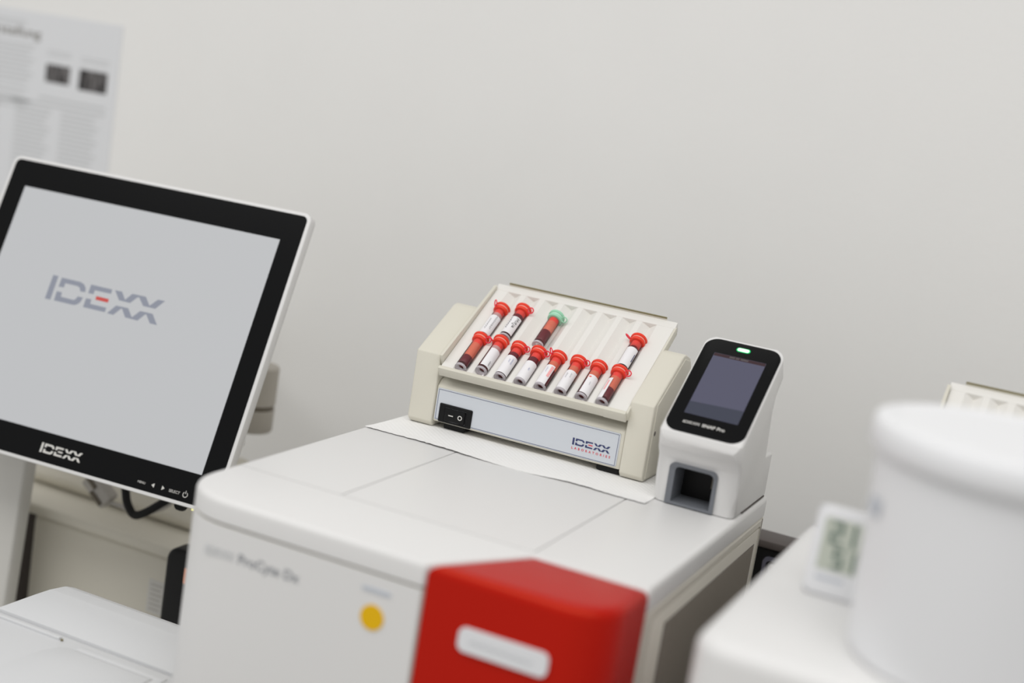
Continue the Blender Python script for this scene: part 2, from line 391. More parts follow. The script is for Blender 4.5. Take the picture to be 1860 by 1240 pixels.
# ------------------------------------------------------------------ tube rocker
TRAY_O = Vector((.0416, .300, .4583)); TRAY_V = Vector((0, .0954, .0634)); TRAY_L = TRAY_V.length; TRAY_V.normalize()
TRAY_N = Vector((0, -TRAY_V.z, TRAY_V.y)); TRAY_W = .1681
RX = Vector((1, 0, 0))
def T(x, a, h): return TRAY_O+RX*x+TRAY_V*a+TRAY_N*h
def tray_prism(pts, x0, x1, bev=0):          # pts in (a, h)
    b = prism(pts, 'x', x0, x1, bev, 2)
    for v in b.verts: v.co = T(v.co.x, v.co.y, v.co.z)
    return b
GP = .01835; G0 = .0190
def make_rocker():
    r = thing('tube_rocker', 'cream tube rocker with a ribbed tray full of blood tubes', 'tube rocker', (.123, .35, TZ+.001), 'cream tube rockers')
    zb = TZ+.0012
    # two side brackets, profile in (y,z), rounded
    prof = [(.3065, zb+.004), (.3105, zb), (.398, zb), (.404, zb+.006), (.404, .470), (.385, .499), (.371, .5035), (.3645, .5025), (.3065, .4675)]
    for x0, x1 in ((.0145, .0375), (.2105, .2310)):
        b = obj('side_bracket', prism(prof, 'x', x0, x1, .0013, 3), 'cream', r)
        if x0 > .1:
            s = lathe([(.0012, 0), (.0021, .0004), (.0021, .0009)], 12, 'x'); bmesh.ops.translate(s, verts=s.verts, vec=(x1, .3168, .4440)); obj('screw', s, 'brown', b)
            cp = [(.3125, zb+.0025), (.3985, zb+.0025), (.4015, .470), (.384, .4965), (.3680, .5000), (.3125, .4680)]
            obj('side_cover', prism(cp, 'x', x1-.0004, x1+.0008, .0003, 1), 'cream', b)
    # housing between the brackets
    body = obj('housing', prism([(.3085, .4095), (.395, .4095), (.395, .452), (.330, .452), (.313, .4452), (.3085, .4405)], 'x', .0378, .2102, .0012, 2), 'cream', r)
    pl = obj('front_plate', prism(rrect(.0390, .2070, .4112, .4392, .0015), 'y', .3078, .3088, .0003, 1), 'panel', r)
    ln = bmesh.new()
    for rr in ((.0402, .2058, .4378, .4381), (.0402, .0432, .4120, .41235), (.0748, .2058, .4120, .41235), (.0402, .04055, .4120, .4381), (.20545, .2058, .4120, .4381)):
        flat([(rr[0], rr[2]), (rr[1], rr[2]), (rr[1], rr[3]), (rr[0], rr[3])], (0, .30765, 0), (1, 0, 0), (0, 0, 1), ln)
    obj('plate_outline', ln, 'navy', pl, recalc=False)
    lg, lr = logo((.1668, .3076, .4205), (1, 0, 0), (0, 0, 1), .0332, .93)
    obj('maker_logo', lg, 'navy', pl, recalc=False); obj('logo_bar', lr, 'pink', pl, recalc=False)
    tb, w = text2d('LABORATORIES', .003, offset=.00006, space=2.0)
    obj('maker_subtitle', place(tb, (.1668, .3076, .4170), (1, 0, 0), (0, 0, 1), .0342, w), 'pink', pl, recalc=False)
    # power switch
    sw = box(.0432, .0745, .3064, .3085, .4105, .4267, .0008, 1)
    hole = box(.0487, .0692, .30, .3079, .4122, .4239)
    sw = obj('switch_frame', boolean(sw, hole), 'black', r, label='black switch frame')
    bt = bmesh.new()
    bt = prism([(.0492, .3056), (.0590, .3066), (.0687, .3050), (.0687, .3078), (.0492, .3078)], 'z', .4127, .4234, .0004, 2)
    bt = obj('switch_button', bt, 'black', sw)
    mk = bmesh.new()
    flat([(.0533, .41755), (.0577, .41755), (.0577, .4184), (.0533, .4184)], (0, .3056, 0), (1, 0, 0), (0, 0, 1), mk)
    for k in range(24):
        a, b2 = 2*math.pi*k/24, 2*math.pi*(k+1)/24; c = Vector((.0645, .3050, .4181))
        mk.faces.new([mk.verts.new(c+Vector((q*math.cos(t), 0, q*math.sin(t)))) for q, t in ((.0021, a), (.0021, b2), (.0013, b2), (.0013, a))])
    obj('switch_marks', mk, 'silver', r, recalc=False)
    # ribbed tray
    outl = []
    def ridge(h0):
        p = [(0, 0)]
        n = 8
        for k in range(n):
            c = G0-.0014+k*.01835
            p += [(c-.0067, 0), (c, -.0050), (c+.0067, 0)]
        p.append((TRAY_W, 0)); return p
    top = ridge(0)
    tr = bmesh.new(); L = TRAY_L
    pts = top+[(TRAY_W, -.0075), (0, -.0075)]
    A = [tr.verts.new(T(x, .0015, h)) for x, h in pts]; B = [tr.verts.new(T(x, L-.004, h)) for x, h in pts]
    tr.faces.new(A); tr.faces.new(B[::-1])
    for i in range(len(pts)):
        j = (i+1) % len(pts); tr.faces.new((A[j], A[i], B[i], B[j]))
    tray = obj('ribbed_tray', tr, 'cream_in', r, smooth=False)
    # rims of the tray
    obj('tray_front_lip', tray_prism([(-.0022, -.0078), (.0014, -.0078), (.0014, .0012), (-.0022, .0012)], -.0012, TRAY_W+.0010, .0005), 'cream', tray)
    obj('tray_back_wall', tray_prism([(L-.0042, -.0078), (L+.0030, -.0078), (L+.0030, .0012), (L-.0042, .0002)], -.0012, TRAY_W+.0010, .0003), 'cream_in', tray)
    obj('tray_back_strip', tray_prism([(L+.0030, .0012), (L+.0040, .0012), (L+.0040, .0028), (L+.0030, .0028)], .0095, TRAY_W-.0090), 'cream', tray)
    obj('tray_back_edge', tray_prism([(L+.0030, .0028), (L+.0041, .0028), (L+.0041, .0039), (L+.0030, .0039)], .0095, TRAY_W-.0090), 'olive', tray)
    obj('tray_side_wall', tray_prism([(.007, -.0078), (L-.002, -.0078), (L-.002, .0030), (.007, .0070)], -.0030, -.0004, .0003), 'cream', tray)
    obj('tray_side_wall', tray_prism([(.0, -.0078), (L-.002, -.0078), (L-.002, .0), (.0, .0)], TRAY_W, TRAY_W+.0020, .0003), 'cream', tray)
    obj('lip_clip', tray_prism([(-.0024, -.0080), (.0014, -.0080), (.0014, .00135), (-.0024, .00135)], TRAY_W-.0185, TRAY_W+.0008, .0005), 'cream', tray)
    # axle block carrying the tray, black feet
    obj('tray_cradle', prism([(.336, .4455), (.368, .4455), (.358, .478), (.346, .478)], 'x', .06, .19), 'cream', r)
    ax_ = lathe([(.0055, .0385), (.0055, .2095)], 16, 'x'); bmesh.ops.translate(ax_, verts=ax_.verts, vec=(0, .3515, .4790)); obj('axle', ax_, 'armdark', r)
    for x0 in (.0470, .1890):
        for y0 in (.312, .38): obj('foot', box(x0, x0+.020, y0, y0+.014, TZ+.0014, .4098, .0008, 1), 'blackr', r)
    return r
rocker = make_rocker()

# ------------------------------------------------------------------ blood tubes
TR_R = .0051
def wrap(bm, a0, th0, r):
    """text bm (x reading, y up) -> on a cylinder lying along local Y, reading down from a0, letters' tops towards +X"""
    for v in bm.verts:
        th = th0+v.co.y/r; v.co = Vector((r*math.sin(th), a0-v.co.x, r*math.cos(th)))
    return bm
def ribbon(pts, w):
    bm = bmesh.new(); src = [Vector(p) for p in pts]; pts = [src[0]]
    for a, b in zip(src, src[1:]):
        m_ = max(1, int((b-a).length/.0004))
        pts += [a+(b-a)*(k/m_) for k in range(1, m_+1)]
    for i in range(len(pts)-1):
        p, q = Vector(pts[i]), Vector(pts[i+1]); d = (q-p)
        if d.length < 1e-9: continue
        n = Vector((-d.y, d.x)).normalized()*w/2; e = d.normalized()*w*.3
        bm.faces.new([bm.verts.new((*(x), 0)) for x in (p-n-e, q-n+e, q+n+e, p+n-e)])
    return bm
def scribble(n, w, h, rnd, sw):
    pts = []; am = [rnd.uniform(.35, 1) for _ in range(n+2)]; ph = rnd.uniform(0, 6)
    for i in range(n*8+1):
        t = i/8; k = int(t); a = am[k]+(am[k+1]-am[k])*(t-k)
        if rnd.random() < .015: continue
        pts.append((w*(t/n)+.26*w/n*math.sin(2*math.pi*t+ph), h*(.5+.5*a*math.cos(2*math.pi*t+ph*.5))))
    return ribbon(pts, sw)
def hand_name(w, h, sw):
    strokes = [[(0, -.05), (.12, 1), (.36, .25), (.62, 1.02), (.74, 0)], [(.98, 0), (1.0, .6)], [(1.0, .85), (1.03, .93)], [(1.32, 1.05), (1.26, .1), (1.36, -.02), (1.46, .08)], [(1.12, .66), (1.52, .72)],
               [(1.74, .6), (1.74, -.30), (1.62, -.48), (1.48, -.36)], [(1.76, .85), (1.79, .93)], [(2.30, .52), (2.10, .60), (1.98, .32), (2.06, .02), (2.22, .08), (2.32, .55), (2.32, .1), (2.44, 0)]]
    bm = bmesh.new()
    for st in strokes: bm = join(bm, ribbon([(x*w/2.44, y*h*.8) for x, y in st], sw))
    return bm
def arc_patch(r, a0, a1, t0, t1, n=14):
    bm = bmesh.new(); A = []; B = []
    for k in range(n+1):
        t = t0+(t1-t0)*k/n
        A.append(bm.verts.new((r*math.sin(t), a0, r*math.cos(t)))); B.append(bm.verts.new((r*math.sin(t), a1, r*math.cos(t))))
    for k in range(n): bm.faces.new((A[k], A[k+1], B[k+1], B[k]))
    return bm
ROT = Matrix((RX, TRAY_V, TRAY_N)).transposed()
def blood_tube(gi, a0, label, fill, film, lab=None, loop=None, capc=('cap', 'caplight', 'caploop', 'plug'), marks=(), dx=0, cpush=0, rnd=None):
    """lab=(start,end,theta0,theta1); loop = angle (0 = towards +x, 90 = away from tray)"""
    r = thing('blood_tube', label, 'sample tube', (0, 0, 0), 'blood sample tubes on the rocker')
    x = G0-.0014+gi*.01835+dx
    r.matrix_world = Matrix.Translation(T(x, a0, .0013)) @ ROT.to_4x4()
    LEN = .0365
    sh = bmesh.new()
    sh = lathe([(TR_R-.0008, .0016), (TR_R-.0006, 0), (TR_R, 0), (TR_R, LEN)], 28, 'y', cap=False)
    sh = lathe([(0, .0046), (.0022, .0040), (TR_R-.0009, .0030), (TR_R-.0008, .0016)], 28, 'y', sh, cap=False)
    obj('tube_body', sh, 'clear', r, local=True)
    rim = lathe([(TR_R-.0026, .0024), (TR_R-.0020, .0006), (TR_R-.0009, -.0001), (TR_R-.0002, -.0001), (TR_R+.0001, .0006), (TR_R+.0001, .0016)], 28, 'y', cap=False)
    obj('tube_foot', rim, 'milky', r, local=True)
    if fill > 0:
        obj('blood', lathe([(0, .0052), (.0024, .0052), (TR_R-.0010, .0050), (TR_R-.0006, .0056), (TR_R-.0006, .0056+fill), (0, .0056+fill)], 24, 'y'), 'blood', r, local=True)
    if film:
        obj('blood_film', lathe([(TR_R-.0007, .0053+fill), (TR_R-.0007, LEN-.006)], 24, 'y', cap=False), film, r, local=True)
    c = capc
    cap = obj('cap', lathe([(0, LEN+.0060), (.0046, LEN+.0061), (.0068, LEN+.0057), (.0074, LEN+.0049), (.0074, LEN+.0034), (.0069, LEN+.0029), (.0058, LEN+.0028)], 28, 'y'), c[0], r, local=True)
    obj('cap_neck', lathe([(.0056, LEN+.0013), (.0064, LEN+.0014), (.0064, LEN+.0029), (.0056, LEN+.0030)], 28, 'y'), c[1], cap, local=True)
    obj('cap_flange', lathe([(.0052, LEN-.0014), (.0065, LEN-.0010), (.0069, LEN+.0000), (.0067, LEN+.0013), (.0052, LEN+.0015)], 28, 'y'), c[0], cap, local=True)
    obj('cap_plug', lathe([(0, LEN-.0066), (TR_R-.0016, LEN-.0068), (TR_R-.0008, LEN-.0058), (TR_R-.0008, LEN-.0005), (0, LEN-.0005)], 20, 'y'), c[3], cap, local=True)
    if loop is not None:
        ang, tip = loop; d = Vector((math.cos(math.radians(ang)), 0, math.sin(math.radians(ang)))); q = Vector((-d.z, 0, d.x)); ax = Vector((0, 1, 0))
        e = (d+ax*tip).normalized()
        n_ = (ax-e*ax.dot(e)).normalized(); side = (q*.85+ax*.5).normalized(); side = (side-e*side.dot(e)).normalized()
        c0 = d*.0070+ax*(LEN+.0002); pth = []
        for k in range(20):
            t = 2*math.pi*k/20
            pth.append(c0+e*(.0024-.0029*math.cos(t))+side*(.0024*math.sin(t)))
        lp = tube(pth, .00055, 6, closed=True)
        obj('cap_loop', lp, c[2], cap, local=True)
    if lab:
        s0, s1, t0, t1 = lab
        lb = obj('label_strip', arc_patch(TR_R+.00008, s0, s1, math.radians(t0), math.radians(t1)), 'tablabel', r, local=True, recalc=False)
        for kind, m, aa, th, size, nn in marks:
            rr = TR_R+.0002
            if kind == 'bar':
                o = arc_patch(rr, aa-size, aa, math.radians(th), math.radians(th+nn), 6)
            elif kind == 'scr':
                o = wrap(scribble(max(3, nn//2), size, .0017, rnd, .00020), aa, math.radians(th), rr)
            elif kind == 'bold':
                o = wrap(scribble(max(3, nn//2), size, .0020, rnd, .00036), aa, math.radians(th), rr)
            else:
                o = wrap(hand_name(size, .0034, .00042), aa, math.radians(th), rr)
            obj('writing', o, m, lb, local=True, recalc=False)
    return r
rn = random.Random(11)
ROW1, ROW2 = .0030, .0495
MINT = ('mint', 'mintl', 'mint', 'plug')
blood_tube(0, ROW1, 'red-capped tube without a label at the left end of the front row', .0085, 'smear', None, (22, .1), rnd=rn)
blood_tube(1, ROW1+.002, 'second tube from the left in the front row, nearly empty with a white label strip', .0035, 'smear2', (.004, .026, -18, 110), (158, .5), marks=[('scr', 'ink', .011, 48, .005, 7)], rnd=rn)
blood_tube(2, ROW1, 'third tube from the left in the front row, red cap, label with blue writing', .024, None, (.0025, .0245, -70, 92), (22, .1), marks=[('scr', 'inkblue', .0215, 35, .007, 12), ('scr', 'inkblue', .020, 5, .004, 6)], rnd=rn)
blood_tube(3, ROW1, 'fourth tube from the left in the front row, dark blood above its white label', .024, None, (.0018, .0235, -70, 100), (22, .15), marks=[('scr', 'inkblue', .0155, 25, .003, 6)], rnd=rn)
blood_tube(4, ROW1, 'fifth tube from the left in the front row, label with a pink stripe', .016, 'smear', (.0018, .0245, -70, 52), (130, .9), marks=[('bar', 'inkpink', .023, 18, .0125, 26), ('scr', 'inkblue', .021, -18, .006, 6)], rnd=rn)
blood_tube(5, ROW1, 'sixth tube from the left in the front row, label with two short written lines', .013, 'smear', (.0018, .024, -70, 78), (24, .15), marks=[('scr', 'grey', .0205, 20, .005, 7), ('scr', 'grey', .020, -18, .006, 8)], rnd=rn)
blood_tube(6, ROW1, 'seventh tube from the left in the front row, blood smeared label and no cap loop', .016, 'smear', (.0025, .0245, -22, 105), None, marks=[('bar', 'cap', .0225, -12, .0012, 22), ('scr', 'lgrey', .0165, 20, .004, 6)], rnd=rn)
blood_tube(7, ROW1, 'tube at the right end of the front row, label turned aside showing dark blood', .011, 'smear', (.0018, .0265, -75, 2), (22, .1), marks=[('bar', 'inkpink', .0235, -35, .012, 18)], rnd=rn)
blood_tube(0, ROW2-.0045, 'leftmost tube of the back row, red cap, label written in thin black script', .0005, 'smear2', (.002, .0260, -70, 88), (125, 1.3), marks=[('scr', 'ink', .0255, 28, .017, 17), ('scr', 'ink', .0210, -18, .014, 13)], rnd=rn)
blood_tube(1, ROW2+.0005, 'back row tube whose label carries a name in bold black letters', .024, None, (.0035, .0250, -80, 82), (25, .25), marks=[('Mitja', 'ink', .0236, 25, .0125, 0), ('bold', 'ink', .0240, -38, .0150, 13)], rnd=rn)
blood_tube(3, ROW2+.001, 'mint green capped tube half filled with dark blood', .0125, 'smear', None, (15, -.1), capc=MINT, dx=-.0052, rnd=rn)
blood_tube(7, ROW2-.0045, 'tube alone at the right end of the back row, white label with a barcode edge', .022, None, (.003, .0255, -70, 78), (155, .45), marks=[('bar', 'navy', .0195, 62, .0095, 9)], rnd=rn)

# ------------------------------------------------------------------ small reader with touch screen
rd = thing('test_reader', 'small white test reader with a black touchscreen and green light', 'test reader', (.285, .32, TZ))
X0, X1 = .2510, .3174
side = [(.2745, TZ+.0006), (.3715, TZ+.0006), (.3700, .4405), (.3480, .4415), (.3400, .480), (.3425, .4920), (.3570, .5060), (.3550, .5230), (.3495, .5270), (.2600, .4625), (.2585, .4560), (.2640, .4490), (.2710, .4400)]
bd = prism(side, 'x', X0, X1, .0026, 4, 'caps')
gv = Vector((0, .3495-.2600, .5270-.4625)).normalized(); gn = Vector((0, -gv.z, gv.y)); go = Vector((X0, .2600, .4625)); GL = (Vector((0, .3495, .5270))-Vector((0, .2600, .4625))).length
def tilt(b):
    for v in b.verts: v.co = go+RX*v.co.x+gv*v.co.y+gn*v.co.z
    return b
bd = boolean(bd, tilt(prism(rrect(-.0002, X1-X0+.0002, -.09, GL+.0010, [0, 0, .0135, .0135], 10), 'z', -.2, .05)), 'INTERSECT')
vp = prism(rrect(X0-.0002, X1+.0002, .2740, .4200, [.0095, .0095, 0, 0], 10), 'z', .39, .56)
for v in vp.verts: v.co.y -= (v.co.z-.403)*.30
bd = boolean(bd, vp, 'INTERSECT')
bd = boolean(bd, prism(rrect(.2628, .3000, .390, .4370, .0045), 'y', .25, .330))
body = obj('housing', bd, 'white', rd)
# port frame and dark cavity
fo = rrect(.2618, .3006, TZ+.0008, .4374, [0, 0, .0052, .0052]); fi = rrect(.2665, .2975, TZ+.0030, .4345, [0, 0, .0040, .0040])
pf = bmesh.new(); n = len(fo)
def YP(p, y): return (p[0], y+(TZ+.03-p[1])*(-.0)+max(0, (p[1]-.428))*-.35, p[1])
a1 = [pf.verts.new(YP(p, .2720)) for p in fo]; b1 = [pf.verts.new(YP(p, .2720)) for p in fi]; b2 = [pf.verts.new((p[0], .300, p[1])) for p in fi]; a2 = [pf.verts.new((p[0], .300, p[1])) for p in fo]
for i in range(n):
    j = (i+1) % n
    pf.faces.new((a1[i], a1[j], b1[j], b1[i])); pf.faces.new((b1[i], b1[j], b2[j], b2[i])); pf.faces.new((a1[j], a1[i], a2[i], a2[j])); pf.faces.new((a2[i], a2[j], b2[j], b2[i]))
port = obj('test_port', pf, 'dgrey', rd, label='grey framed test slot')
obj('port_cavity', box(.2630, .3002, .2985, .3290, TZ+.0012, .4365), 'black', port)
obj('port_rail', box(.2930, .2938, .285, .2975, .420, .430), 'armdark', port)
# slanted glass
gv = Vector((0, .3495-.2600, .5270-.4625)).normalized(); gn = Vector((0, -gv.z, gv.y)); go = Vector((X0, .2600, .4625))
GL = (Vector((0, .3495, .5270))-Vector((0, .2600, .4625))).length; GW = X1-X0
def slab(pts, h0, h1, bev=0):
    b = prism(pts, 'z', h0, h1, bev, 2, 'top')
    for v in b.verts: v.co = go+RX*v.co.x+gv*v.co.y+gn*v.co.z
    return b
gl = obj('glass_front', slab(rrect(.0018, GW-.0016, .0018, GL-.0020, .0110, 8), -.0004, .0006, .0003), 'blackg', rd, label='black glass front')
def sflat(pts, h, m, name, parent=gl): return obj(name, flat(pts, go+gn*h, RX, gv), m, parent, recalc=False)
sflat(rrect(.0125, .0552, .0215, .0920, .0006), .00068, 'dim', 'display')
sflat([(.0127, .0218), (.0550, .0218), (.0550, .0365), (.0127, .0345)], .00072, 'dim2', 'display_footer')
sflat([(.0127, .0885), (.0550, .0885), (.0550, .0918), (.0127, .0918)], .00072, 'dimbar', 'display_bar')
dt = bmesh.new()
for x, w in ((.0255, .0045), (.0308, .0028), (.0348, .0062)): flat([(x, .0892), (x+w, .0892), (x+w, .0911), (x, .0911)], go+gn*.0008, RX, gv, dt)
obj('display_clock', dt, 'dimtxt', gl, recalc=False)
led = obj('status_light', slab(rrect(.0278, .0392, .0985, .1032, .0023), .0005, .0008), 'led_green', gl, label='glowing green status light')
obj('light_core', slab(rrect(.0287, .0383, .0992, .1025, .0016), .0008, .00095), 'led_white', led)
bm, w = text2d('SNAP Pro', .0035, offset=.00009)
obj('model_lettering', place(bm, go+RX*.0302+gv*.0110+gn*.0008, RX, gv, .0180, w), 'silver', gl, recalc=False)
lg, lr = logo(go+RX*.0150+gv*.0112+gn*.0008, RX, gv, .0135, .95)
obj('maker_logo', join(lg, lr), 'silver', gl, recalc=False)
obj('base_seam', box(X1-.0012, X1+.0002, .300, .368, TZ+.0006, TZ+.0014), 'brown', rd)

# ------------------------------------------------------------------ monitor on wall arm
MO = Vector((-.1458, .2459, .3246)); myaw, mt = .0604, .3844
mr = Vector((math.cos(myaw), math.sin(myaw), 0)); mb0 = Vector((-math.sin(myaw), math.cos(myaw), 0))
mu = math.cos(mt)*Vector((0, 0, 1))+math.sin(mt)*mb0; mb = mu.cross(mr)
SW_, SH_ = .285, .285*.78
mon = thing('monitor', 'touchscreen monitor with a black bezel and white casing showing a grey logo', 'monitor', (0, 0, 0))
mon.matrix_world = Matrix.Translation(MO) @ Matrix((mr, mb, mu)).transposed().to_4x4()
BL, BR_, BB, BT = -SW_-.0205, .0205, -.0272, SH_+.0262
obj('casing', prism(rrect(BL-.0034, BR_+.0034, BB-.0030, BT+.0030, .008, 6), 'y', .0008, .0115, .0007, 2, 'caps'), 'white', mon, local=True)
obj('casing_back', prism(rrect(BL+.012, BR_-.0105, BB+.010, BT-.012, .02, 6), 'y', .0112, .036, .006, 3, 'top'), 'white', mon, local=True)
bz = obj('bezel', prism(rrect(BL, BR_, BB, BT, .0055, 6), 'y', .0006, .0030, .0003, 1), 'blackg', mon, local=True, label='black glass bezel')
scr = obj('screen', flat([(-SW_, 0), (0, 0), (0, SH_), (-SW_, SH_)], (0, .0004, 0), (1, 0, 0), (0, 0, 1)), 'screen', mon, local=True, recalc=False, label='lit pale grey screen')
lg, lr = logo((-.2186, .0002, .1193), (1, 0, 0), (0, 0, 1), .1257)
obj('screen_logo', lg, 'scr_logo', scr, local=True, recalc=False); obj('logo_bar', lr, 'scr_red', scr, local=True, recalc=False)
lg, lr = logo((-.1672, .0003, -.0190), (1, 0, 0), (0, 0, 1), .0450, 1.05)
obj('bezel_logo', join(lg, lr), 'silver', bz, local=True, recalc=False)
mk = bmesh.new()
b_, w = text2d('MENU', .003); mk = place(b_, (-.0590, .0003, -.0212), (1, 0, 0), (0, 0, 1), .0078, w, mk)
b_, w = text2d('SELECT', .003); mk = place(b_, (-.0262, .0003, -.0215), (1, 0, 0), (0, 0, 1), .0112, w, mk)
flat([(-.0447, -.0200), (-.0418, -.0180), (-.0418, -.0220)], (0, .0003, 0), (1, 0, 0), (0, 0, 1), mk)
flat([(-.0310, -.0200), (-.0338, -.0180), (-.0338, -.0220)], (0, .0003, 0), (1, 0, 0), (0, 0, 1), mk)
for k in range(3, 22):
    a, b2 = math.radians(90+15*(k-.5)), math.radians(90+15*(k+.5)); c = Vector((-.0094, .0003, -.0203))
    mk.faces.new([mk.verts.new(c+Vector((q*math.cos(t), 0, q*math.sin(t)))) for q, t in ((.0026, a), (.0026, b2), (.0020, b2), (.0020, a))])
flat([(-.0097, -.0195), (-.0091, -.0195), (-.0091, -.0168), (-.0097, -.0168)], (0, .0003, 0), (1, 0, 0), (0, 0, 1), mk)
obj('control_marks', mk, 'silver', bz, local=True, recalc=False)
obj('power_light', box(.0003, .0031, .0010, .0028, BB-.0046, BB-.0028, .0004, 1), 'led_yellow', mon, local=True)
kn = lathe([(0, -.003), (.0055, -.003), (.0055, .003), (0, .003)], 16, 'y'); bmesh.ops.translate(kn, verts=kn.verts, vec=(-.0215, .020, BB-.0020)); obj('rubber_foot', kn, 'blackr', mon, local=True)
obj('mount_plate', box(-.19, -.10, .036, .056, .065, .155, .002), 'arm', mon, local=True)

arm = thing('wall_mount', 'grey wall mounted swivel arm behind the monitor', 'wall mount', (-.405, .655, .30))
cx, cy = -.2285, .440
up = lathe([(0, .3445), (.0225, .3445), (.0225, .382), (.021, .384), (0, .384)], 28); bmesh.ops.translate(up, verts=up.verts, vec=(cx, cy, 0)); obj('upper_joint', up, 'arm', arm)
md = lathe([(0, .3395), (.0215, .3395), (.0215, .3446), (0, .3446)], 28); bmesh.ops.translate(md, verts=md.verts, vec=(cx, cy, 0)); obj('joint_gap', md, 'armdark', arm)
lw = lathe([(0, .3160), (.0212, .3160), (.0225, .318), (.0225, .3396), (0, .3396)], 28); bmesh.ops.translate(lw, verts=lw.verts, vec=(cx, cy, 0)); obj('lower_joint', lw, 'arm', arm)
obj('wall_plate', box(-.44, -.37, .650, .6595, .30, .40, .002), 'arm', arm)
obj('wall_strut', tube([(cx, cy, .362), (-.32, .53, .362), (-.405, .652, .355)], .012, 12), 'arm', arm)
hd = bmesh.new(); hd = tube([(cx, cy, .328), (-.262, .395, .352), (-.290, .362, .415)], .013, 12, hd); obj('head_link', hd, 'arm', arm)
kb = lathe([(0, 0), (.010, 0), (.011, .002), (.011, .012), (.009, .015), (0, .015)], 20); bmesh.ops.translate(kb, verts=kb.verts, vec=(-.2390, .4280, .2980)); obj('clamp_knob', kb, 'blackr', arm)
obj('clamp_stem', tube([(-.2390, .4280, .311), (cx, cy-.003, .318)], .004, 8), 'arm', arm)

# cables under the monitor
def along(o, x, y, z): return MO+mr*x+mb*y+mu*z
vc = thing('video_cable', 'grey screw-in video plug with a thin grey cord hanging under the monitor', 'cable', along(0, -.10, .055, -.035))
vz = .2925
b_ = bmesh.new(); box(-.0165, .0165, -.007, .007, -.009, .009, .002, 2, b_)
R_ = Matrix.Rotation(math.radians(38), 4, 'Y')
ploc = Vector((-.3160, .325, .2510))
bmesh.ops.transform(b_, matrix=Matrix.Translation(ploc) @ R_, verts=b_.verts)
pg = obj('plug', b_, 'connector', vc)
for s in (-1, 1):
    k = lathe([(.0022, -.008), (.0022, .008)], 10, 'x'); bmesh.ops.transform(k, matrix=Matrix.Translation(ploc+Vector((-.004*s-.002, -.0078, .0075*s))) @ R_, verts=k.verts); obj('thumb_screw', k, 'armdark', pg)
obj('cord', tube(spline([ploc+R_.to_3x3() @ Vector((.016, 0, 0)), Vector((-.288, .326, .2405)), Vector((-.275, .328, .2380)), Vector((-.258, .330, .2420)), Vector((-.238, .335, .256)), Vector((-.225, .342, .285)), Vector((-.222, .342, .315))], 8), .0022, 8), 'connector', vc)
obj('cord_tail', tube(spline([ploc-R_.to_3x3() @ Vector((.016, 0, 0)), Vector((-.338, .323, .272)), Vector((-.340, .318, .320))], 6), .0030, 8), 'connector', vc)
pc = thing('power_cable', 'thick black cable looping down below the monitor edge', 'cable', (-.24, .30, .247))
obj('cord', tube(spline([(-.270, .318, .330), (-.2692, .302, .288), (-.2650, .300, .2628), (-.2594, .300, .2516), (-.2523, .300, .2470), (-.2419, .301, .2520), (-.2286, .304, .2630), (-.2184, .308, .2730), (-.206, .314, .292), (-.202, .322, .335)], 10), .0040, 10), 'blackr', pc)

# ------------------------------------------------------------------ things under and left of the monitor
bx = thing('beige_device', 'old beige boxy device with a raised back, under the monitor', 'lab device', (-.32, .41, 0))
obj('housing', box(-.4080, -.2290, .3400, .480, 0, .198, .006, 3), 'beige', bx)
obj('gap_shade_block', box(-.500, -.4085, .365, .478, 0, .198, .002), 'brown', bx)  # added dark block: shade of the gap beside the housing, put in as colour
obj('top_plate', box(-.500, -.2265, .3340, .485, .1985, .2110, .004, 3), 'beige', bx)
obj('raised_back', prism([(.388, .2112), (.470, .2112), (.470, .275), (.410, .275), (.380, .222)], 'x', -.462, -.240, .006, 3), 'beige', bx)
tg = obj('type_label', box(-.2560, -.2350, .3392, .3402, .138, .172), 'greybox', bx)
tl = bmesh.new()
for i in range(6): flat([(-.253, .168-.005*i), (-.2385-.002*(i % 2), .168-.005*i), (-.2385-.002*(i % 2), .1667-.005*i), (-.253, .1667-.005*i)], (0, .3390, 0), (1, 0, 0), (0, 0, 1), tl)
obj('label_lines', tl, 'connector', tg, recalc=False)
tw = thing('grey_cabinet', 'plain light grey upright cabinet at the far left below the monitor', 'cabinet', (-.47, .294, 0))
obj('housing', prism([(-.56, .003), (-.3930, .003), (-.3757, .281), (-.56, .281)], 'y', .285, .303, .003, 3), 'greybox', tw)
obj('base', box(-.555, -.402, .288, .300, 0, .0032), 'blackr', tw)
hh = thing('black_handset', 'slim black upright handset with an orange mark beside the analyzer', 'handset', (-.185, .30, 0))
obj('shell', prism(rrect(-.2030, -.150, .001, .2330, [.003, .003, .012, .012]), 'y', .288, .312, .004, 3), 'black', hh)
obj('orange_mark', prism(rrect(-.1800, -.176, .203, .218, .001), 'y', .2872, .2882), 'orange', hh)

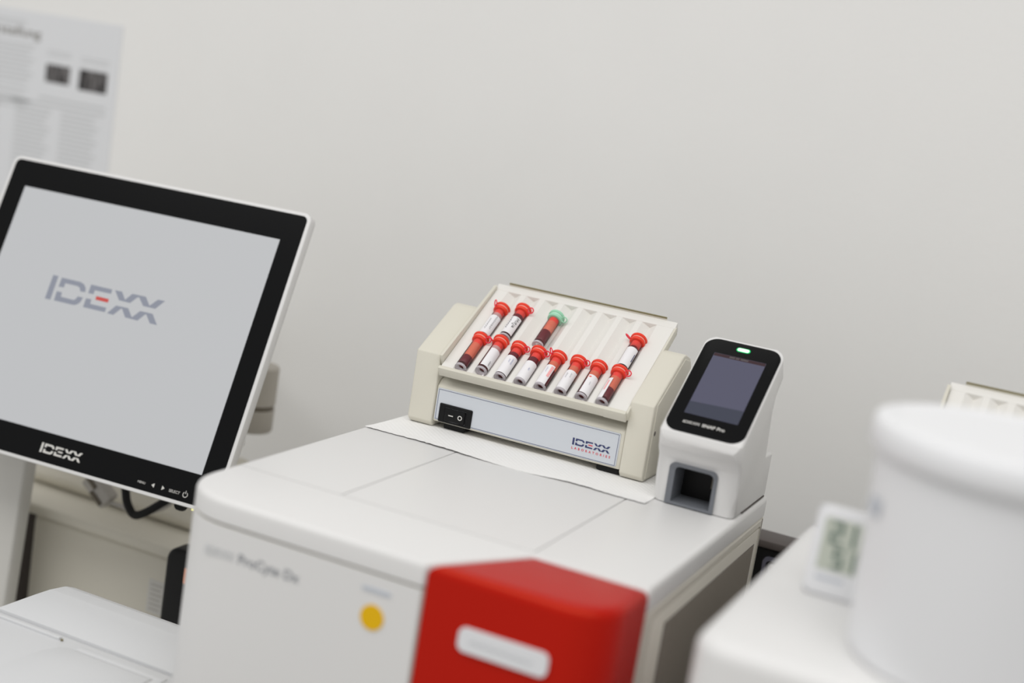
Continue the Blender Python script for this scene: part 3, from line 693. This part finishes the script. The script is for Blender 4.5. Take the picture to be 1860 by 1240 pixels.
# chemistry analyzer at the bottom left
ca = thing('chemistry_analyzer', 'low white analyzer with a hinged lid at the bottom left corner', 'analyzer', (-.12, 0, 0))
CZ = .230
obj('rear_housing', prism([(.0785, .006), (.1800, .006), (.1800, .205), (.1765, .215), (.1690, .2225), (.1560, .2275), (.1380, .2296), (.1200, CZ), (.0785, CZ)], 'x', -.2070, -.014, .0015, 2), 'white2', ca)
obj('front_housing', box(-.262, -.014, -.20, .0780, .006, CZ-.0005, .006, 3), 'white2', ca)
obj('base', box(-.255, -.02, -.19, .15, 0, .006), 'blackr', ca)
hg = bmesh.new(); box(-.1960, -.1320, .0650, .0690, CZ-.0010, CZ+.0014, .0006, 2, hg)
hgo = obj('hinge_cover', hg, 'white2', ca)
for x in (-.1985, -.1292):
    s = lathe([(0, 0), (.0010, 0), (.0010, .0012), (0, .0012)], 10); bmesh.ops.translate(s, verts=s.verts, vec=(x, .0655, CZ-.0002)); obj('hinge_pin', s, 'olive', hgo)
lidp = []
for k in range(11):
    t = k/10; lidp.append((-.1250-.006*math.sin(t*math.pi)*.5-.002*t, -.0100+.0600*t) if k < 10 else (-.1175, .0570))
lidp = [(-.0370, .0570), (-.1150, .0570), (-.1215, .0530), (-.1255, .0420), (-.1275, .0200), (-.1285, -.19), (-.0370, -.19)]
lo_ = obj('lid', prism(lidp, 'z', CZ-.0005, CZ+.0010, .0003, 2, 'top'), 'white2', ca)
gs = prism([(a-.0011 if a < -.08 else a+.0011, b+.0011) for a, b in lidp], 'z', CZ-.0004, CZ+.0001)
obj('lid_gap', gs, 'arm', lo_)
obj('lid_rest', prism([(-.110, .0585), (-.029, .0585), (-.029, .0660), (-.110, .0660)], 'z', CZ-.0005, CZ+.0006, .0003, 2, 'top'), 'white2', ca)
obj('lid_flank', prism([(-.0360, CZ-.001), (-.0255, CZ-.001), (-.0340, CZ+.0010), (-.0355, CZ+.0010)], 'y', -.19, .0580), 'white2', ca)

# ------------------------------------------------------------------ right-hand machine with its things
RZ = .432
rm = thing('white_machine', 'white machine at the bottom right carrying the bucket and thermometer', 'lab device', (.56, .08, 0))
obj('housing', prism(rrect(.3815, .84, -.062, .225, [.024, .01, .01, .006], 8), 'z', .012, RZ, .010, 5, 'top'), 'white', rm)
obj('base', box(.40, .82, -.03, .21, 0, .0122), 'blackr', rm)

rb = thing('rear_machine', 'white machine behind the tub on which the empty rocker stands', 'lab device', (.62, .36, 0))
obj('housing', prism(rrect(.4150, .84, .235, .448, .008, 5), 'z', .010, .4105, .004, 3, 'top'), 'white', rb)
obj('base', box(.425, .83, .245, .44, 0, .0102), 'blackr', rb)
# second rocker: a copy
def copy_tree(o, parent=None):
    c = o.copy(); C.objects.link(c); c.parent = parent
    for ch in list(o.children): copy_tree(ch, c)
    return c
r2 = copy_tree(rocker); r2.location = rocker.location+Vector((.4035, -.0420, .4105-TZ-.0006))
r2['label'] = 'empty cream tube rocker behind the white bucket at the right edge'

# bucket
bk = thing('white_bucket', 'big white round tub with a lid at the right edge of the picture', 'tub', (.5185, .0120, RZ))
BRr = .0735
o = lathe([(0, .001), (BRr-.009, 0), (BRr-.0065, .003), (BRr-.0012, .116), (BRr-.006, .119), (0, .119)], 64); obj('tub', o, 'bucket', bk, local=True)
o = lathe([(BRr-.001, .1120), (BRr+.0022, .1120), (BRr+.0030, .1132), (BRr+.0030, .1245), (BRr+.0015, .1275), (BRr-.004, .1285), (BRr-.007, .1270), (BRr-.012, .1265), (0, .1265)], 64); obj('lid', o, 'bucket', bk, local=True)
pm = bmesh.new()
def curved_patch(r, t0, t1, z0, z1, n=10):
    bm = bmesh.new(); A = []; B = []
    for k in range(n+1):
        t = math.radians(t0+(t1-t0)*k/n); A.append(bm.verts.new((r*math.cos(t), r*math.sin(t), z0))); B.append(bm.verts.new((r*math.cos(t), r*math.sin(t), z1)))
    for k in range(n): bm.faces.new((A[k], A[k+1], B[k+1], B[k]))
    return bm
obj('printed_mark', curved_patch(BRr-.0018, 203, 214, .078, .087), 'bluegrey', bk, local=True, recalc=False)

# thermometer
th = thing('thermometer', 'small white digital thermometer with a green-grey display, beside the bucket', 'thermometer', (.4300, .0660, RZ))
TXr = math.radians(-8)
def tl_(bm):
    bmesh.ops.rotate(bm, verts=bm.verts, cent=(0, 0, 0), matrix=Matrix.Rotation(TXr, 3, 'X')); return bm
tw_, th_ = .0172, .0535
obj('case', tl_(prism(rrect(-tw_, tw_, .0005, th_, .003), 'y', -.0035, .0075, .0015, 2)), 'bucket', th, local=True)
lc = obj('display', tl_(prism(rrect(-.0118, .0116, .0160, .0470, .0008), 'y', -.0039, -.0030)), 'lcd', th, local=True)
def seg7(ch, x, z, w, h, t, bm):
    on = {'0': 'abcdef', '1': 'bc', '2': 'abged', '4': 'fgbc', '5': 'afgcd', '3': 'abgcd', '6': 'afgedc', '8': 'abcdefg'}[ch]
    R = {'a': (0, h-t, w, h), 'd': (0, 0, w, t), 'g': (0, h/2-t/2, w, h/2+t/2), 'b': (w-t, h/2, w, h), 'c': (w-t, 0, w, h/2), 'f': (0, h/2, t, h), 'e': (0, 0, t, h/2)}
    for k in on:
        a = R[k]; flat([(x+a[0], z+a[1]), (x+a[2], z+a[1]), (x+a[2], z+a[3]), (x+a[0], z+a[3])], (0, -.0041, 0), (1, 0, 0), (0, 0, 1), bm)
    return bm
sg = bmesh.new(); seg7('2', -.0070, .0320, .0068, .0135, .0018, sg); seg7('1', .0008, .0320, .0068, .0135, .0018, sg); seg7('5', -.0030, .0178, .0060, .0120, .0017, sg); seg7('1', .0042, .0178, .0060, .0120, .0017, sg)
obj('digits', tl_(sg), 'seg', lc, local=True, recalc=False)
obj('maker_line', tl_(flat([(-.011, .0098), (.006, .0098), (.006, .0118), (-.011, .0118)], (0, -.0036, 0), (1, 0, 0), (0, 0, 1))), 'bluegrey', th, local=True, recalc=False)
obj('stand_foot', box(-tw_+.002, tw_-.002, -.002, .016, 0, .0016, .0006, 1), 'white2', th, local=True)

# black unit in the gap behind
gb = thing('black_unit', 'black unit with a framed socket in the gap behind the big analyzer', 'lab device', (.34, .47, 0))
obj('housing', box(.255, .43, .4645, .494, 0, .3330, .003, 2), 'black', gb)
obj('top_cover', box(.253, .432, .4620, .498, .3332, .3405, .002, 2), 'brown', gb)
fo = rrect(.3080, .350, .270, .3265, .005); fi = rrect(.3112, .3468, .2732, .3233, .0035)
fb = bmesh.new(); a1 = [fb.verts.new((p[0], .4615, p[1])) for p in fo]; b1 = [fb.verts.new((p[0], .4615, p[1])) for p in fi]; a2 = [fb.verts.new((p[0], .4648, p[1])) for p in fo]; b2 = [fb.verts.new((p[0], .4648, p[1])) for p in fi]
for i in range(len(fo)):
    j = (i+1) % len(fo)
    fb.faces.new((a1[i], a1[j], b1[j], b1[i])); fb.faces.new((a1[j], a1[i], a2[i], a2[j])); fb.faces.new((b1[i], b1[j], b2[j], b2[i])); fb.faces.new((a2[i], a2[j], b2[j], b2[i]))
sf = obj('socket_frame', fb, 'violet', gb)
s = lathe([(0, 0), (.003, .0005), (.0042, .002), (.0042, .0045), (0, .0045)], 16, 'y'); bmesh.ops.translate(s, verts=s.verts, vec=(.3170, .4600, .3165)); obj('metal_stud', s, 'chrome', sf)

# ------------------------------------------------------------------ notices on the wall
WY = WALL_Y-.0004
KW = (WALL_Y+.7628)/(.5+.7628)
fx = lambda x: .5513+(x-.5513)*KW
fz = lambda z: .6957+(z-.6957)*KW
po = thing('wall_notice', 'white printed notice with two dark photographs taped on the wall', 'poster', (fx(-.64), WY, fz(.487)))
obj('sheet', box(fx(-.792), fx(-.4930), WY-.0004, WY+.0003, fz(.487), fz(.6965)), 'paper', po, smooth=False)
WX = (1, 0, 0); WZ = (0, 0, 1); WO = (0, WY-.0006, 0)
def pr(x0, x1, z0, z1, m, name, bm=None): 
    return flat([(fx(x0), fz(z0)), (fx(x1), fz(z0)), (fx(x1), fz(z1)), (fx(x0), fz(z1))], WO, WX, WZ, bm)
obj('printed_photo', pr(-.5935, -.5590, .6225, .6425, 0, ''), 'photo1', po, recalc=False)
obj('printed_photo', pr(-.5460, -.5065, .6200, .6430, 0, ''), 'photo2', po, recalc=False)
hb_, w = text2d('rstellung', .0125, offset=.0001)
for v in hb_.verts: v.co.y *= .72
place(hb_, (fx(-.672), WY-.0006, fz(.6680)), WX, WZ, .0665*KW, w)
obj('heading', hb_, 'headink', po, recalc=False)
tx = bmesh.new()
for i in range(2): pr(-.78, -.628-.0*i, .6835-.004*i, .6850-.004*i, 0, '', tx)
for i in range(9): pr(-.78, -.612-.004*(i % 3), .6580-.0052*i, .6598-.0052*i, 0, '', tx)
for i in range(5): pr(-.78, -.618-.006*(i % 2), .6090-.0052*i, .6105-.0052*i, 0, '', tx)
for i in range(2): pr(-.594, -.560, .6560-.004*i, .6572-.004*i, 0, '', tx); pr(-.545, -.506, .6545-.004*i, .6557-.004*i, 0, '', tx)
pr(-.60, -.505, .6030, .6055, 0, '', tx); pr(-.78, -.612, .5945, .5972, 0, '', tx); pr(-.640, -.505, .5960, .5985, 0, '', tx)
for i in range(17):
    pr(-.632, -.580-.003*(i % 4), .5900-.0052*i, .5920-.0052*i, 0, '', tx)
    pr(-.566, -.512-.004*((i+1) % 3), .5900-.0052*i, .5920-.0052*i, 0, '', tx)
    pr(-.75, -.655-.003*(i % 3), .5880-.0052*i, .5892-.0052*i, 0, '', tx)
obj('small_print', tx, 'pgrey', po, recalc=False)
p2 = thing('lower_notice', 'second white notice below the printed one, mostly hidden by the monitor', 'poster', (fx(-.72), WY, fz(.265)))
obj('sheet', box(fx(-.87), fx(-.655), WY-.0004, WY+.0003, fz(.265), fz(.4800)), 'paper', p2, smooth=False)
